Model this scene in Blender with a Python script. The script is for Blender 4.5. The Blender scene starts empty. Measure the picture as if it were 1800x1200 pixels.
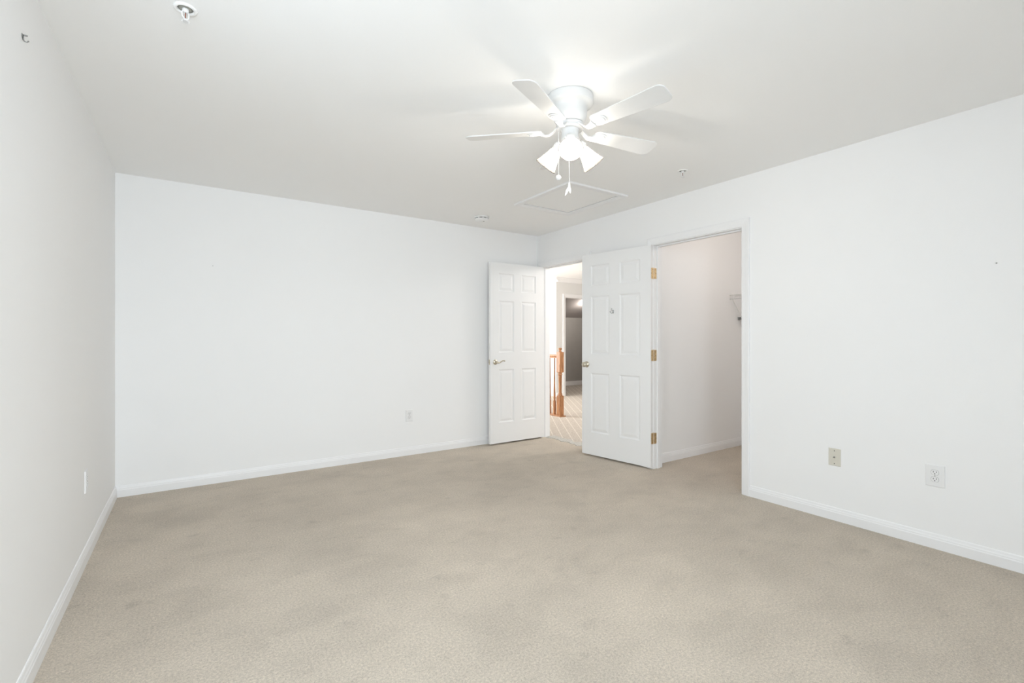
import bpy, bmesh, math, random
from mathutils import Vector, Matrix, noise as mnoise

random.seed(7)
C = bpy.context.scene.collection
SC = bpy.context.scene
R = math.radians
PI = math.pi

# ------------------------------------------------------------------ camera
CAM_H = 1.196
cd = bpy.data.cameras.new('camera')
cam = bpy.data.objects.new('camera', cd)
C.objects.link(cam)
cd.sensor_fit = 'HORIZONTAL'
cd.sensor_width = 36.0
cd.lens = 834.94 / 1800 * 36.0
cd.shift_y = -5.6 / 1800
cd.clip_start = 0.02
cam.location = (0, 0, CAM_H)
cam.rotation_euler = (PI / 2, 0, -R(34.139))
SC.camera = cam

# ------------------------------------------------------------------ exposure
vs = SC.view_settings
vs.view_transform = 'Standard'
vs.look = 'None'
vs.gamma = 1.0
vs.use_curve_mapping = False
vs.exposure = 0.04
try:
    SC.cycles.max_bounces = 14
    SC.cycles.diffuse_bounces = 10
    SC.cycles.transparent_max_bounces = 12
except Exception:
    pass

# ------------------------------------------------------------------ room numbers
XL, XR, YB, YF, H = -0.465, 3.516, 4.625, -1.10, 2.44
WT = 0.115                                   # wall thickness
CL0, CL1 = 2.035, 2.87                       # closet opening along the right wall
EN0, EN1 = 3.76, 4.54                        # entry opening along the right wall
DH = 2.045                                   # opening head height
HX, HY = 1.626, 1.864                        # fan axis

# ------------------------------------------------------------------ world and light
W = bpy.data.worlds.new('sky')
SC.world = W
W.use_nodes = True
W.node_tree.nodes['Background'].inputs[0].default_value = (0.75, 0.87, 1.0, 1)
W.node_tree.nodes['Background'].inputs[1].default_value = 1.0


def area(name, loc, rot, sx, sy, power, col, spread=180):
    l = bpy.data.lights.new(name, 'AREA')
    l.shape = 'RECTANGLE'
    l.size, l.size_y = sx, sy
    l.energy = power
    l.color = col
    l.spread = R(spread)
    o = bpy.data.objects.new(name, l)
    C.objects.link(o)
    o.location = loc
    o.rotation_euler = rot
    return o


P_LEFT, P_FRONT, P_HALL = 14.0, 69.0, 94.0
DAY = (0.81, 0.915, 1.0)
WIN_L = (1.02, 1.69, 0.75, 2.10)             # y0, y1, z0, z1 on the left wall
WIN_F = (-0.35, 0.55, 0.75, 2.10)               # x0, x1, z0, z1 on the front wall
area('daylight_left', (XL - 0.14, (WIN_L[0] + WIN_L[1]) / 2, (WIN_L[2] + WIN_L[3]) / 2), (0, -PI / 2 + R(4), 0),
     WIN_L[3] - WIN_L[2], WIN_L[1] - WIN_L[0], P_LEFT, DAY)
area('daylight_front', ((WIN_F[0] + WIN_F[1]) / 2, YF - 0.14, (WIN_F[2] + WIN_F[3]) / 2), (PI / 2 - R(18), 0, 0),
     WIN_F[1] - WIN_F[0], WIN_F[3] - WIN_F[2], P_FRONT, DAY, 146)
area('hall_daylight_panel', (3.66, 7.3, 1.35), (0, -PI / 2, 0), 1.9, 1.8, P_HALL, (1.0, 0.97, 0.94))  # floating panel inside the hall, standing in for daylight from a stairwell window

BULB = 410.0                                  # emission strength of the lit fan bulbs
CLOSET_W, DEN_W, HALL_W = 35.0, 17.0, 42.0


# ------------------------------------------------------------------ materials
def mat(name, col, rough=0.6, metal=0.0, bump=0.0, bscale=200.0, spec=0.5, var=0.0, vscale=2.0):
    m = bpy.data.materials.new(name)
    m.use_nodes = True
    nt = m.node_tree
    b = nt.nodes['Principled BSDF']
    b.inputs['Base Color'].default_value = (*col, 1)
    b.inputs['Roughness'].default_value = rough
    b.inputs['Metallic'].default_value = metal
    b.inputs['Specular IOR Level'].default_value = spec
    tc = nt.nodes.new('ShaderNodeTexCoord')
    if var:
        n = nt.nodes.new('ShaderNodeTexNoise')
        n.inputs['Scale'].default_value = vscale
        n.inputs['Detail'].default_value = 4
        nt.links.new(tc.outputs['Object'], n.inputs['Vector'])
        r = nt.nodes.new('ShaderNodeValToRGB')
        r.color_ramp.elements[0].position = 0.3
        r.color_ramp.elements[1].position = 0.7
        r.color_ramp.elements[0].color = (*[c * (1 - var) for c in col], 1)
        r.color_ramp.elements[1].color = (*[min(1, c * (1 + var)) for c in col], 1)
        nt.links.new(n.outputs['Fac'], r.inputs['Fac'])
        nt.links.new(r.outputs['Color'], b.inputs['Base Color'])
    if bump:
        n = nt.nodes.new('ShaderNodeTexNoise')
        n.inputs['Scale'].default_value = bscale
        n.inputs['Detail'].default_value = 3
        nt.links.new(tc.outputs['Object'], n.inputs['Vector'])
        bp = nt.nodes.new('ShaderNodeBump')
        bp.inputs['Strength'].default_value = bump
        bp.inputs['Distance'].default_value = 0.002
        nt.links.new(n.outputs['Fac'], bp.inputs['Height'])
        nt.links.new(bp.outputs['Normal'], b.inputs['Normal'])
    return m


M_WALL = mat('wall_paint', (0.87, 0.87, 0.87), 0.75, bump=0.08, bscale=160, spec=0.25, var=0.004, vscale=1.5)
M_CEIL = mat('ceiling_paint', (0.90, 0.90, 0.895), 0.9, bump=0.1, bscale=120, spec=0.1, var=0.004, vscale=1.2)
M_TRIM = mat('trim_paint', (0.85, 0.85, 0.855), 0.38, spec=0.4, bump=0.02, bscale=60)
M_DOOR = mat('door_paint', (0.84, 0.84, 0.84), 0.42, spec=0.4, bump=0.03, bscale=300)
M_FANW = mat('fan_white', (0.70, 0.70, 0.695), 0.4, spec=0.45, bump=0.01, bscale=40)
M_PLATE = mat('plate_white', (0.82, 0.82, 0.82), 0.35, bump=0.01, bscale=50)
M_ALMOND = mat('plate_almond', (0.66, 0.635, 0.56), 0.38, bump=0.01, bscale=50)
M_DARK = mat('dark_slot', (0.03, 0.03, 0.03), 0.6, bump=0.02)
M_BRASS = mat('brass', (0.74, 0.56, 0.32), 0.3, 1.0, bump=0.05, bscale=120, var=0.15, vscale=60)
M_SATIN = mat('satin_nickel', (0.62, 0.57, 0.47), 0.28, 1.0, bump=0.02, bscale=90, var=0.1, vscale=50)
M_CHROME = mat('chrome', (0.62, 0.62, 0.62), 0.25, 1.0, bump=0.02, bscale=90)
M_STEEL = mat('grey_steel', (0.35, 0.35, 0.34), 0.4, 1.0, bump=0.02, bscale=90)
M_HALLW = mat('hall_paint', (0.74, 0.74, 0.73), 0.8, bump=0.06, bscale=160, spec=0.2)
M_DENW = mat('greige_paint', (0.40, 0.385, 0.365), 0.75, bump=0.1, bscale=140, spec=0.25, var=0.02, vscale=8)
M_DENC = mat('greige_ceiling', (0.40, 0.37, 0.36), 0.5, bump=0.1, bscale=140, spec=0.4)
M_WIRE = mat('wire_white', (0.80, 0.80, 0.79), 0.4, bump=0.02)
M_RED = mat('sprinkler_bulb_red', (0.30, 0.13, 0.10), 0.2, bump=0.01)


def carpet_mat():
    m = bpy.data.materials.new('beige_carpet')
    m.use_nodes = True
    nt = m.node_tree
    L = nt.links.new
    b = nt.nodes['Principled BSDF']
    b.inputs['Roughness'].default_value = 0.95
    b.inputs['Specular IOR Level'].default_value = 0.08
    b.inputs['Sheen Weight'].default_value = 0.12
    b.inputs['Sheen Roughness'].default_value = 0.6
    tc = nt.nodes.new('ShaderNodeTexCoord')

    def noise(scale, detail, rough=0.55, vec=None, dist=0.0):
        n = nt.nodes.new('ShaderNodeTexNoise')
        n.inputs['Scale'].default_value = scale
        n.inputs['Detail'].default_value = detail
        n.inputs['Roughness'].default_value = rough
        n.inputs['Distortion'].default_value = dist
        L(vec or tc.outputs['Object'], n.inputs['Vector'])
        return n.outputs['Fac']

    def ramp(fac, p0, p1, v0, v1):
        r = nt.nodes.new('ShaderNodeMapRange')
        r.inputs['From Min'].default_value = p0
        r.inputs['From Max'].default_value = p1
        r.inputs['To Min'].default_value = v0
        r.inputs['To Max'].default_value = v1
        L(fac, r.inputs['Value'])
        return r.outputs['Result']

    def mul(a, c):
        n = nt.nodes.new('ShaderNodeMath')
        n.operation = 'MULTIPLY'
        L(a, n.inputs[0])
        L(c, n.inputs[1])
        return n.outputs[0]

    mp = nt.nodes.new('ShaderNodeMapping')
    mp.inputs['Rotation'].default_value = (0, 0, R(34))
    mp.inputs['Scale'].default_value = (1.0, 1.5, 1.0)
    L(tc.outputs['Object'], mp.inputs['Vector'])
    pile = noise(300, 3, 0.75)
    tuft = noise(105, 3, 0.7)
    blot = noise(1.1, 5, 0.62)
    smear = noise(2.6, 5, 0.62, mp.outputs['Vector'], 0.4)
    spot = noise(7.5, 3, 0.55, mp.outputs['Vector'])
    f = mul(ramp(pile, 0.28, 0.72, 0.70, 1.28), ramp(tuft, 0.28, 0.72, 0.74, 1.24))
    f = mul(f, ramp(blot, 0.3, 0.7, 0.88, 1.10))
    f = mul(f, ramp(smear, 0.34, 0.54, 0.93, 1.02))
    f = mul(f, ramp(spot, 0.27, 0.38, 0.88, 1.0))
    mx = nt.nodes.new('ShaderNodeVectorMath')
    mx.operation = 'SCALE'
    mx.inputs[0].default_value = (0.565, 0.495, 0.41)
    L(f, mx.inputs['Scale'])
    # a few real stains with their own place on the carpet
    last = mx.outputs[0]
    sep = tc.outputs['Object']
    for (sx, sy, rad, amt) in STAINS:
        d = nt.nodes.new('ShaderNodeVectorMath')
        d.operation = 'DISTANCE'
        d.inputs[1].default_value = (sx, sy, 0)
        L(sep, d.inputs[0])
        wob = nt.nodes.new('ShaderNodeMath')
        wob.operation = 'MULTIPLY_ADD'
        L(noise(14, 3), wob.inputs[0])
        wob.inputs[1].default_value = rad * 1.6
        L(d.outputs['Value'], wob.inputs[2])
        s = nt.nodes.new('ShaderNodeVectorMath')
        s.operation = 'SCALE'
        L(last, s.inputs[0])
        L(ramp(wob.outputs[0], rad * 0.5, rad * 1.7, 1 - 1.35 * amt, 1.0), s.inputs['Scale'])
        last = s.outputs[0]
    L(last, b.inputs['Base Color'])
    bp = nt.nodes.new('ShaderNodeBump')
    bp.inputs['Strength'].default_value = 0.6
    bp.inputs['Distance'].default_value = 0.006
    hsum = nt.nodes.new('ShaderNodeMath')
    hsum.operation = 'ADD'
    L(pile, hsum.inputs[0])
    L(tuft, hsum.inputs[1])
    L(hsum.outputs[0], bp.inputs['Height'])
    L(bp.outputs['Normal'], b.inputs['Normal'])
    return m


STAINS = [(-0.22, 2.72, 0.05, 0.16), (-0.15, 2.70, 0.03, 0.16), (2.76, 3.75, 0.05, 0.13), (0.98, 2.0, 0.035, 0.15),
          (3.05, 3.45, 0.07, 0.10), (0.55, 2.0, 0.10, 0.08), (1.6, 1.9, 0.07, 0.08), (2.1, 2.85, 0.05, 0.08),
          (0.62, 1.12, 0.08, 0.08)]
M_CARPET = carpet_mat()


def hall_carpet_mat():
    m = bpy.data.materials.new('patterned_hall_carpet')
    m.use_nodes = True
    nt = m.node_tree
    L = nt.links.new
    b = nt.nodes['Principled BSDF']
    b.inputs['Roughness'].default_value = 0.95
    b.inputs['Specular IOR Level'].default_value = 0.05
    tc = nt.nodes.new('ShaderNodeTexCoord')
    mp = nt.nodes.new('ShaderNodeMapping')
    mp.inputs['Rotation'].default_value = (0, 0, R(-56))
    L(tc.outputs['Object'], mp.inputs['Vector'])
    sx = nt.nodes.new('ShaderNodeSeparateXYZ')
    L(mp.outputs['Vector'], sx.inputs[0])

    def lines(out, step, width):
        a = nt.nodes.new('ShaderNodeMath')
        a.operation = 'DIVIDE'
        a.inputs[1].default_value = step
        L(out, a.inputs[0])
        f = nt.nodes.new('ShaderNodeMath')
        f.operation = 'FRACT'
        L(a.outputs[0], f.inputs[0])
        p = nt.nodes.new('ShaderNodeMath')
        p.operation = 'LESS_THAN'
        p.inputs[1].default_value = width
        L(f.outputs[0], p.inputs[0])
        return p.outputs[0]

    l1 = lines(sx.outputs['Y'], 0.105, 0.12)
    l2 = lines(sx.outputs['X'], 0.19, 0.10)
    n = nt.nodes.new('ShaderNodeTexNoise')
    n.inputs['Scale'].default_value = 55
    n.inputs['Detail'].default_value = 3
    L(tc.outputs['Object'], n.inputs['Vector'])
    r = nt.nodes.new('ShaderNodeValToRGB')
    r.color_ramp.elements[0].position = 0.38
    r.color_ramp.elements[1].position = 0.62
    r.color_ramp.elements[0].color = (0.45, 0.405, 0.355, 1)
    r.color_ramp.elements[1].color = (0.58, 0.535, 0.48, 1)
    L(n.outputs['Fac'], r.inputs['Fac'])
    m1 = nt.nodes.new('ShaderNodeMix')
    m1.data_type = 'RGBA'
    m1.inputs[7].default_value = (0.66, 0.62, 0.56, 1)
    L(r.outputs['Color'], m1.inputs[6])
    L(l1, m1.inputs[0])
    m2 = nt.nodes.new('ShaderNodeMix')
    m2.data_type = 'RGBA'
    m2.inputs[7].default_value = (0.53, 0.485, 0.43, 1)
    L(m1.outputs[2], m2.inputs[6])
    L(l2, m2.inputs[0])
    L(m2.outputs[2], b.inputs['Base Color'])
    bp = nt.nodes.new('ShaderNodeBump')
    bp.inputs['Strength'].default_value = 0.4
    bp.inputs['Distance'].default_value = 0.004
    L(n.outputs['Fac'], bp.inputs['Height'])
    L(bp.outputs['Normal'], b.inputs['Normal'])
    return m


M_HCARP = hall_carpet_mat()


def oak_mat():
    m = bpy.data.materials.new('oak')
    m.use_nodes = True
    nt = m.node_tree
    L = nt.links.new
    b = nt.nodes['Principled BSDF']
    b.inputs['Roughness'].default_value = 0.38
    tc = nt.nodes.new('ShaderNodeTexCoord')
    mp = nt.nodes.new('ShaderNodeMapping')
    mp.inputs['Scale'].default_value = (70, 70, 6)
    L(tc.outputs['Object'], mp.inputs['Vector'])
    n = nt.nodes.new('ShaderNodeTexNoise')
    n.inputs['Scale'].default_value = 1.0
    n.inputs['Detail'].default_value = 5
    n.inputs['Distortion'].default_value = 0.6
    L(mp.outputs['Vector'], n.inputs['Vector'])
    r = nt.nodes.new('ShaderNodeValToRGB')
    r.color_ramp.elements[0].position = 0.32
    r.color_ramp.elements[1].position = 0.6
    r.color_ramp.elements[0].color = (0.20, 0.075, 0.028, 1)
    r.color_ramp.elements[1].color = (0.52, 0.255, 0.115, 1)
    L(n.outputs['Fac'], r.inputs['Fac'])
    L(r.outputs['Color'], b.inputs['Base Color'])
    return m


M_OAK = oak_mat()


def frayed_mat():
    return mat('frayed_carpet_edge', (0.52, 0.51, 0.48), 0.95, bump=0.8, bscale=220, spec=0.05, var=0.22, vscale=60)


M_FRAY = frayed_mat()


def emit_mat(name, col, s):
    m = bpy.data.materials.new(name)
    m.use_nodes = True
    nt = m.node_tree
    nt.nodes.clear()
    o = nt.nodes.new('ShaderNodeOutputMaterial')
    e = nt.nodes.new('ShaderNodeEmission')
    e.inputs[0].default_value = (*col, 1)
    e.inputs[1].default_value = s
    nt.links.new(e.outputs[0], o.inputs[0])
    return m


def frosted_mat():
    m = bpy.data.materials.new('frosted_glass')
    m.use_nodes = True
    nt = m.node_tree
    nt.nodes.clear()
    L = nt.links.new
    o = nt.nodes.new('ShaderNodeOutputMaterial')
    d = nt.nodes.new('ShaderNodeBsdfDiffuse')
    d.inputs[0].default_value = (0.075, 0.075, 0.075, 1)
    t = nt.nodes.new('ShaderNodeBsdfTranslucent')
    t.inputs[0].default_value = (0.062, 0.059, 0.054, 1)
    p = nt.nodes.new('ShaderNodeBsdfTransparent')
    p.inputs[0].default_value = (0.95, 0.93, 0.90, 1)
    tc = nt.nodes.new('ShaderNodeTexCoord')
    n = nt.nodes.new('ShaderNodeTexNoise')
    n.inputs['Scale'].default_value = 30
    L(tc.outputs['Object'], n.inputs['Vector'])
    mr = nt.nodes.new('ShaderNodeMapRange')
    mr.inputs['To Min'].default_value = 0.45
    mr.inputs['To Max'].default_value = 0.55
    L(n.outputs['Fac'], mr.inputs['Value'])
    m1 = nt.nodes.new('ShaderNodeMixShader')
    L(mr.outputs[0], m1.inputs[0])
    L(d.outputs[0], m1.inputs[1])
    L(t.outputs[0], m1.inputs[2])
    m2 = nt.nodes.new('ShaderNodeMixShader')
    m2.inputs[0].default_value = 0.11
    L(m1.outputs[0], m2.inputs[1])
    L(p.outputs[0], m2.inputs[2])
    L(m2.outputs[0], o.inputs[0])
    return m


M_FROST = frosted_mat()
M_BULB = emit_mat('lit_bulb', (1.0, 0.95, 0.875), BULB)
M_GLASS = bpy.data.materials.new('window_glass')
M_GLASS.use_nodes = True
_b = M_GLASS.node_tree.nodes['Principled BSDF']
_b.inputs['Transmission Weight'].default_value = 1.0
_b.inputs['Roughness'].default_value = 0.0
_b.inputs['IOR'].default_value = 1.01


# ------------------------------------------------------------------ mesh building
class MB:
    def __init__(self):
        self.v, self.f, self.s = [], [], []

    def add(self, verts, faces, smooth=False, M=None):
        o = len(self.v)
        for p in verts:
            p = Vector(p)
            self.v.append(tuple(M @ p if M else p))
        for f in faces:
            self.f.append([o + i for i in f])
            self.s.append(smooth)
        return self

    def box(self, a, b, M=None):
        x0, y0, z0 = [min(a[i], b[i]) for i in range(3)]
        x1, y1, z1 = [max(a[i], b[i]) for i in range(3)]
        vs_ = [(x0, y0, z0), (x1, y0, z0), (x1, y1, z0), (x0, y1, z0), (x0, y0, z1), (x1, y0, z1), (x1, y1, z1), (x0, y1, z1)]
        return self.add(vs_, [(0, 3, 2, 1), (4, 5, 6, 7), (0, 1, 5, 4), (1, 2, 6, 5), (2, 3, 7, 6), (3, 0, 4, 7)], False, M)

    def cbox(self, a, b, c=0.003, M=None):
        """box with chamfered edges"""
        bm = bmesh.new()
        bmesh.ops.create_cube(bm, size=1)
        cx = [(a[i] + b[i]) / 2 for i in range(3)]
        sx = [abs(b[i] - a[i]) for i in range(3)]
        for v in bm.verts:
            v.co = Vector([cx[i] + v.co[i] * sx[i] for i in range(3)])
        bmesh.ops.bevel(bm, geom=bm.edges[:], offset=c, segments=2, profile=0.5, affect='EDGES')
        bm.verts.index_update()
        self.add([v.co[:] for v in bm.verts], [[v.index for v in f.verts] for f in bm.faces], False, M)
        bm.free()
        return self

    def lathe(self, prof, n=32, M=None, cap0=True, cap1=True, smooth=True):
        """prof: list of (r, z)"""
        vs_, fs = [], []
        for (r, z) in prof:
            for k in range(n):
                t = 2 * PI * k / n
                vs_.append((r * math.cos(t), r * math.sin(t), z))
        for i in range(len(prof) - 1):
            for k in range(n):
                k2 = (k + 1) % n
                fs.append((i * n + k, i * n + k2, (i + 1) * n + k2, (i + 1) * n + k))
        self.add(vs_, fs, smooth, M)
        o = len(self.v) - len(vs_)
        if cap0:
            self.f.append([o + k for k in range(n)][::-1]); self.s.append(False)
        if cap1:
            self.f.append([o + (len(prof) - 1) * n + k for k in range(n)]); self.s.append(False)
        return self

    def tube(self, pts, r, n=10, M=None, caps=True):
        pts = [Vector(p) for p in pts]
        rs = r if isinstance(r, (list, tuple)) else [r] * len(pts)
        vs_, fs = [], []
        up = Vector((0, 0, 1))
        prev = None
        for i, p in enumerate(pts):
            d = (pts[min(i + 1, len(pts) - 1)] - pts[max(i - 1, 0)]).normalized()
            if prev is None:
                a = d.cross(up)
                if a.length < 1e-3:
                    a = d.cross(Vector((1, 0, 0)))
            else:
                a = prev - d * prev.dot(d)
            a.normalize()
            prev = a
            b = d.cross(a)
            for k in range(n):
                t = 2 * PI * k / n
                vs_.append(p + (a * math.cos(t) + b * math.sin(t)) * rs[i])
        for i in range(len(pts) - 1):
            for k in range(n):
                k2 = (k + 1) % n
                fs.append((i * n + k, i * n + k2, (i + 1) * n + k2, (i + 1) * n + k))
        self.add(vs_, fs, True, M)
        o = len(self.v) - len(vs_)
        if caps:
            self.f.append([o + k for k in range(n)][::-1]); self.s.append(False)
            self.f.append([o + (len(pts) - 1) * n + k for k in range(n)]); self.s.append(False)
        return self

    def prism(self, outline, z0, z1, M=None):
        n = len(outline)
        vs_ = [(x, y, z0) for x, y in outline] + [(x, y, z1) for x, y in outline]
        fs = [list(range(n))[::-1], [n + i for i in range(n)]] + [(i, (i + 1) % n, n + (i + 1) % n, n + i) for i in range(n)]
        return self.add(vs_, fs, False, M)

    def sphere(self, c, r, n=16, M=None, sz=1.0):
        prof = [(max(1e-4, r * math.sin(PI * i / n)), -r * math.cos(PI * i / n) * sz) for i in range(n + 1)]
        T = Matrix.Translation(c)
        return self.lathe(prof, n * 2, (M @ T) if M else T)

    def sweep(self, prof, path, closed=False, M=None):
        """prof: list of (u, t) - u outwards from the path in its plane, t out of it; path: (a, b) points; plane axes a, b, normal c"""
        n = len(path)
        vs_, fs = [], []
        m = len(prof)
        for i in range(n):
            p = Vector(path[i])
            if closed or 0 < i < n - 1:
                d0 = (p - Vector(path[i - 1])).normalized()
                d1 = (Vector(path[(i + 1) % n]) - p).normalized()
            elif i == 0:
                d0 = d1 = (Vector(path[1]) - p).normalized()
            else:
                d0 = d1 = (p - Vector(path[i - 1])).normalized()
            n0, n1 = Vector((-d0.y, d0.x)), Vector((-d1.y, d1.x))
            bis = (n0 + n1).normalized()
            k = 1 / max(0.2, bis.dot(n0))
            for (u, t) in prof:
                q = p + bis * u * k
                vs_.append((q.x, q.y, t))
        for i in range(n if closed else n - 1):
            j = (i + 1) % n
            for k in range(m):
                k2 = (k + 1) % m
                fs.append((i * m + k, i * m + k2, j * m + k2, j * m + k))
        self.add(vs_, fs, False, M)
        if not closed:
            o = len(self.v) - len(vs_)
            self.f.append([o + k for k in range(m)][::-1]); self.s.append(False)
            self.f.append([o + (n - 1) * m + k for k in range(m)]); self.s.append(False)
        return self

    def build(self, name, m, parent=None, recalc=True):
        me = bpy.data.meshes.new(name)
        me.from_pydata(self.v, [], self.f)
        me.polygons.foreach_set('use_smooth', self.s)
        if recalc:
            bm = bmesh.new()
            bm.from_mesh(me)
            bmesh.ops.recalc_face_normals(bm, faces=bm.faces[:])
            bm.to_mesh(me)
            bm.free()
        me.materials.append(m)
        me.update()
        o = bpy.data.objects.new(name, me)
        C.objects.link(o)
        if parent:
            o.parent = parent
        return o


def thing(name, label, cat, loc, rz=0.0, group=None):
    o = bpy.data.objects.new(name, None)
    C.objects.link(o)
    o.empty_display_size = 0.05
    o.location = loc
    o.rotation_euler = (0, 0, rz)
    o['label'] = label
    o['category'] = cat
    if group:
        o['group'] = group
    return o


def tag(o, label, cat, group=None):
    o['label'] = label
    o['category'] = cat
    if group:
        o['group'] = group
    return o


def struct(name, mb, m, label=None, cat=None):
    o = mb.build(name, m)
    o['kind'] = 'structure'
    if label:
        o['label'] = label
        o['category'] = cat
    return o


def dup(root, loc, rz, label):
    """copy a thing with its parts and sub-parts"""
    r = root.copy()
    C.objects.link(r)
    r.location = loc
    r.rotation_euler = (0, 0, rz)
    r['label'] = label
    for ch in list(root.children):
        c = ch.copy()
        C.objects.link(c)
        c.parent = r
        for g in list(ch.children):
            d = g.copy()
            C.objects.link(d)
            d.parent = c
    return r


# frames: map local (a, b, c) to the world
def frame(origin, ea, eb, ec):
    return Matrix(((ea[0], eb[0], ec[0], origin[0]), (ea[1], eb[1], ec[1], origin[1]), (ea[2], eb[2], ec[2], origin[2]), (0, 0, 0, 1)))


# ------------------------------------------------------------------ shell
def wall_with_holes(axis, lo, hi, at0, at1, zt, holes):
    """wall running along axis ('x' or 'y') from lo to hi, thickness at0..at1, holes [(a0, a1, z0, z1)]"""
    mb = MB()

    def bx(a0, a1, z0, z1):
        if a1 - a0 < 1e-5 or z1 - z0 < 1e-5:
            return
        if axis == 'x':
            mb.box((a0, at0, z0), (a1, at1, z1))
        else:
            mb.box((at0, a0, z0), (at1, a1, z1))
    cur = lo
    for (a0, a1, z0, z1) in sorted(holes):
        bx(cur, a0, 0, zt)
        bx(a0, a1, 0, z0)
        bx(a0, a1, z1, zt)
        cur = a1
    bx(cur, hi, 0, zt)
    return mb


JB = 0.018
CLX1, CLY0, CLY1 = 5.13, 0.75, 2.972           # closet inner end, near and far sides
struct('floor', MB().box((XL - WT, YF - WT, -0.10), (XR + 0.075, YB + WT, 0)).box((XR + 0.075, CLY0 - 0.1, -0.10), (CLX1 + WT, CLY1 + 0.05, 0)), M_CARPET,
       'beige wall-to-wall carpet with faint stains', 'carpet')
struct('ceiling', MB().box((XL - WT, YF - WT, H), (XR + WT, YB + WT, H + 0.1)), M_CEIL, 'smooth white ceiling above the beige carpet', 'ceiling')
struct('wall_back', MB().box((XL - WT, YB, 0), (XR + WT, YB + WT, H)), M_WALL, 'long bare white wall behind the open lever-handled door', 'wall')
struct('wall_left', wall_with_holes('y', YF - WT, YB, XL - WT, XL, H, [WIN_L]), M_WALL, 'white side wall carrying the small metal hook', 'wall')
struct('wall_right', wall_with_holes('y', YF - WT, YB, XR, XR + WT, H,
       [(CL0 - JB, CL1 + JB, 0, DH + JB), (EN0 - JB, EN1 + JB, 0, DH + JB)]), M_WALL, 'white wall pierced by the closet and hall doorways', 'wall')
struct('wall_front', wall_with_holes('x', XL, XR, YF - WT, YF, H, [WIN_F]), M_WALL)

# windows out of view that let the daylight in
def window(name, axis, at, a0, a1, z0, z1, sgn):
    def put(mb, p0, p1, d0, d1, q0, q1):
        if axis == 'y':
            mb.box((at + sgn * d0, p0, q0), (at + sgn * d1, p1, q1))
        else:
            mb.box((p0, at + sgn * d0, q0), (p1, at + sgn * d1, q1))
    root = MB()
    for (p0, p1, q0, q1) in ((a0, a0 + 0.04, z0, z1), (a1 - 0.04, a1, z0, z1), (a0 + 0.04, a1 - 0.04, z1 - 0.04, z1), (a0 + 0.04, a1 - 0.04, z0, z0 + 0.04),
                             (a0 + 0.04, a1 - 0.04, (z0 + z1) / 2 - 0.02, (z0 + z1) / 2 + 0.02)):
        put(root, p0, p1, 0.03, 0.09, q0, q1)
    o = struct(name, root, M_TRIM)
    s = MB()
    put(s, a0 - 0.07, a1 + 0.07, -0.03, 0.03, z0 - 0.02, z0)
    put(s, a0 - 0.065, a0, -0.014, 0.0, z0, z1 + 0.065)
    put(s, a1, a1 + 0.065, -0.014, 0.0, z0, z1 + 0.065)
    put(s, a0, a1, -0.014, 0.0, z1, z1 + 0.065)
    s.build('window_casing', M_TRIM, o)
    return o


window('window_1', 'y', XL, *WIN_L, -1)
window('window_2', 'x', YF, *WIN_F, -1)

# ------------------------------------------------------------------ baseboards
BB = [(0, 0), (0.013, 0), (0.013, 0.052), (0.0105, 0.058), (0.0105, 0.063), (0.0075, 0.070), (0.0055, 0.080), (0.003, 0.084), (0, 0.084)]


def baseboard(name, p0, p1, nrm, label, sc=1.0):
    """p0, p1 ground points, nrm: direction into the room"""
    d = Vector((p1[0] - p0[0], p1[1] - p0[1]))
    vs_ = []
    for p in (p0, p1):
        for (t, z) in BB:
            vs_.append((p[0] + nrm[0] * t, p[1] + nrm[1] * t, z * sc))
    m = len(BB)
    fs = [(k, (k + 1) % m, m + (k + 1) % m, m + k) for k in range(m)] + [list(range(m)), list(range(m, 2 * m))]
    return struct(name, MB().add(vs_, fs), M_TRIM, label, 'baseboard' if label else None)


CW = 0.062
baseboard('baseboard_back', (XL, YB), (XR, YB), (0, -1), 'white baseboard along the long bare back wall')
baseboard('baseboard_left', (XL, YF), (XL, YB), (1, 0), 'white baseboard along the wall with the metal hook')
baseboard('baseboard_right', (XR, YF), (XR, CL0 - CW - 0.004), (-1, 0), 'white baseboard below the two right-wall plates')
baseboard('baseboard_right_middle', (XR, CL1 + CW + 0.004), (XR, EN0 - CW - 0.004), (-1, 0), None)
baseboard('baseboard_front', (XL, YF), (XR, YF), (0, 1), None)

# ------------------------------------------------------------------ door casings and jambs
CASING = [(0.0, 0.0), (0.0, 0.009), (0.004, 0.011), (0.010, 0.0105), (0.016, 0.0115), (0.030, 0.013), (0.044, 0.0165), (0.052, 0.0175),
          (CW - 0.003, 0.0175), (CW, 0.015), (CW, 0.0)]


def doorway(name, y0, y1, xw, side, label, stop_x):
    """casing and jamb of an opening in the right wall"""
    mb = MB()
    # local a = +y, b = z, c = out of the wall
    for (x, s) in ((xw, -1), (xw + WT, 1)):
        F = frame((x, 0, 0), (0, 1, 0), (0, 0, 1), (s, 0, 0))
        r = 0.005
        # path walked so that the outward side is to the path's left hand
        path = [(y1 + r, 0), (y1 + r, DH + r), (y0 - r, DH + r), (y0 - r, 0)]
        path = path[::-1]
        mb.sweep(CASING, path, M=F)
    # jamb boards
    mb.box((xw, y0 - JB, 0), (xw + WT, y0, DH + JB))
    mb.box((xw, y1, 0), (xw + WT, y1 + JB, DH + JB))
    mb.box((xw, y0, DH), (xw + WT, y1, DH + JB))
    # stops
    st = 0.011
    a, b = stop_x
    mb.cbox((a, y0, 0), (b, y0 + st, DH), 0.002)
    mb.cbox((a, y1 - st, 0), (b, y1, DH), 0.002)
    mb.cbox((a, y0 + st, DH - st), (b, y1 - st, DH), 0.002)
    return struct(name, mb, M_TRIM, label, 'door frame')


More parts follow.
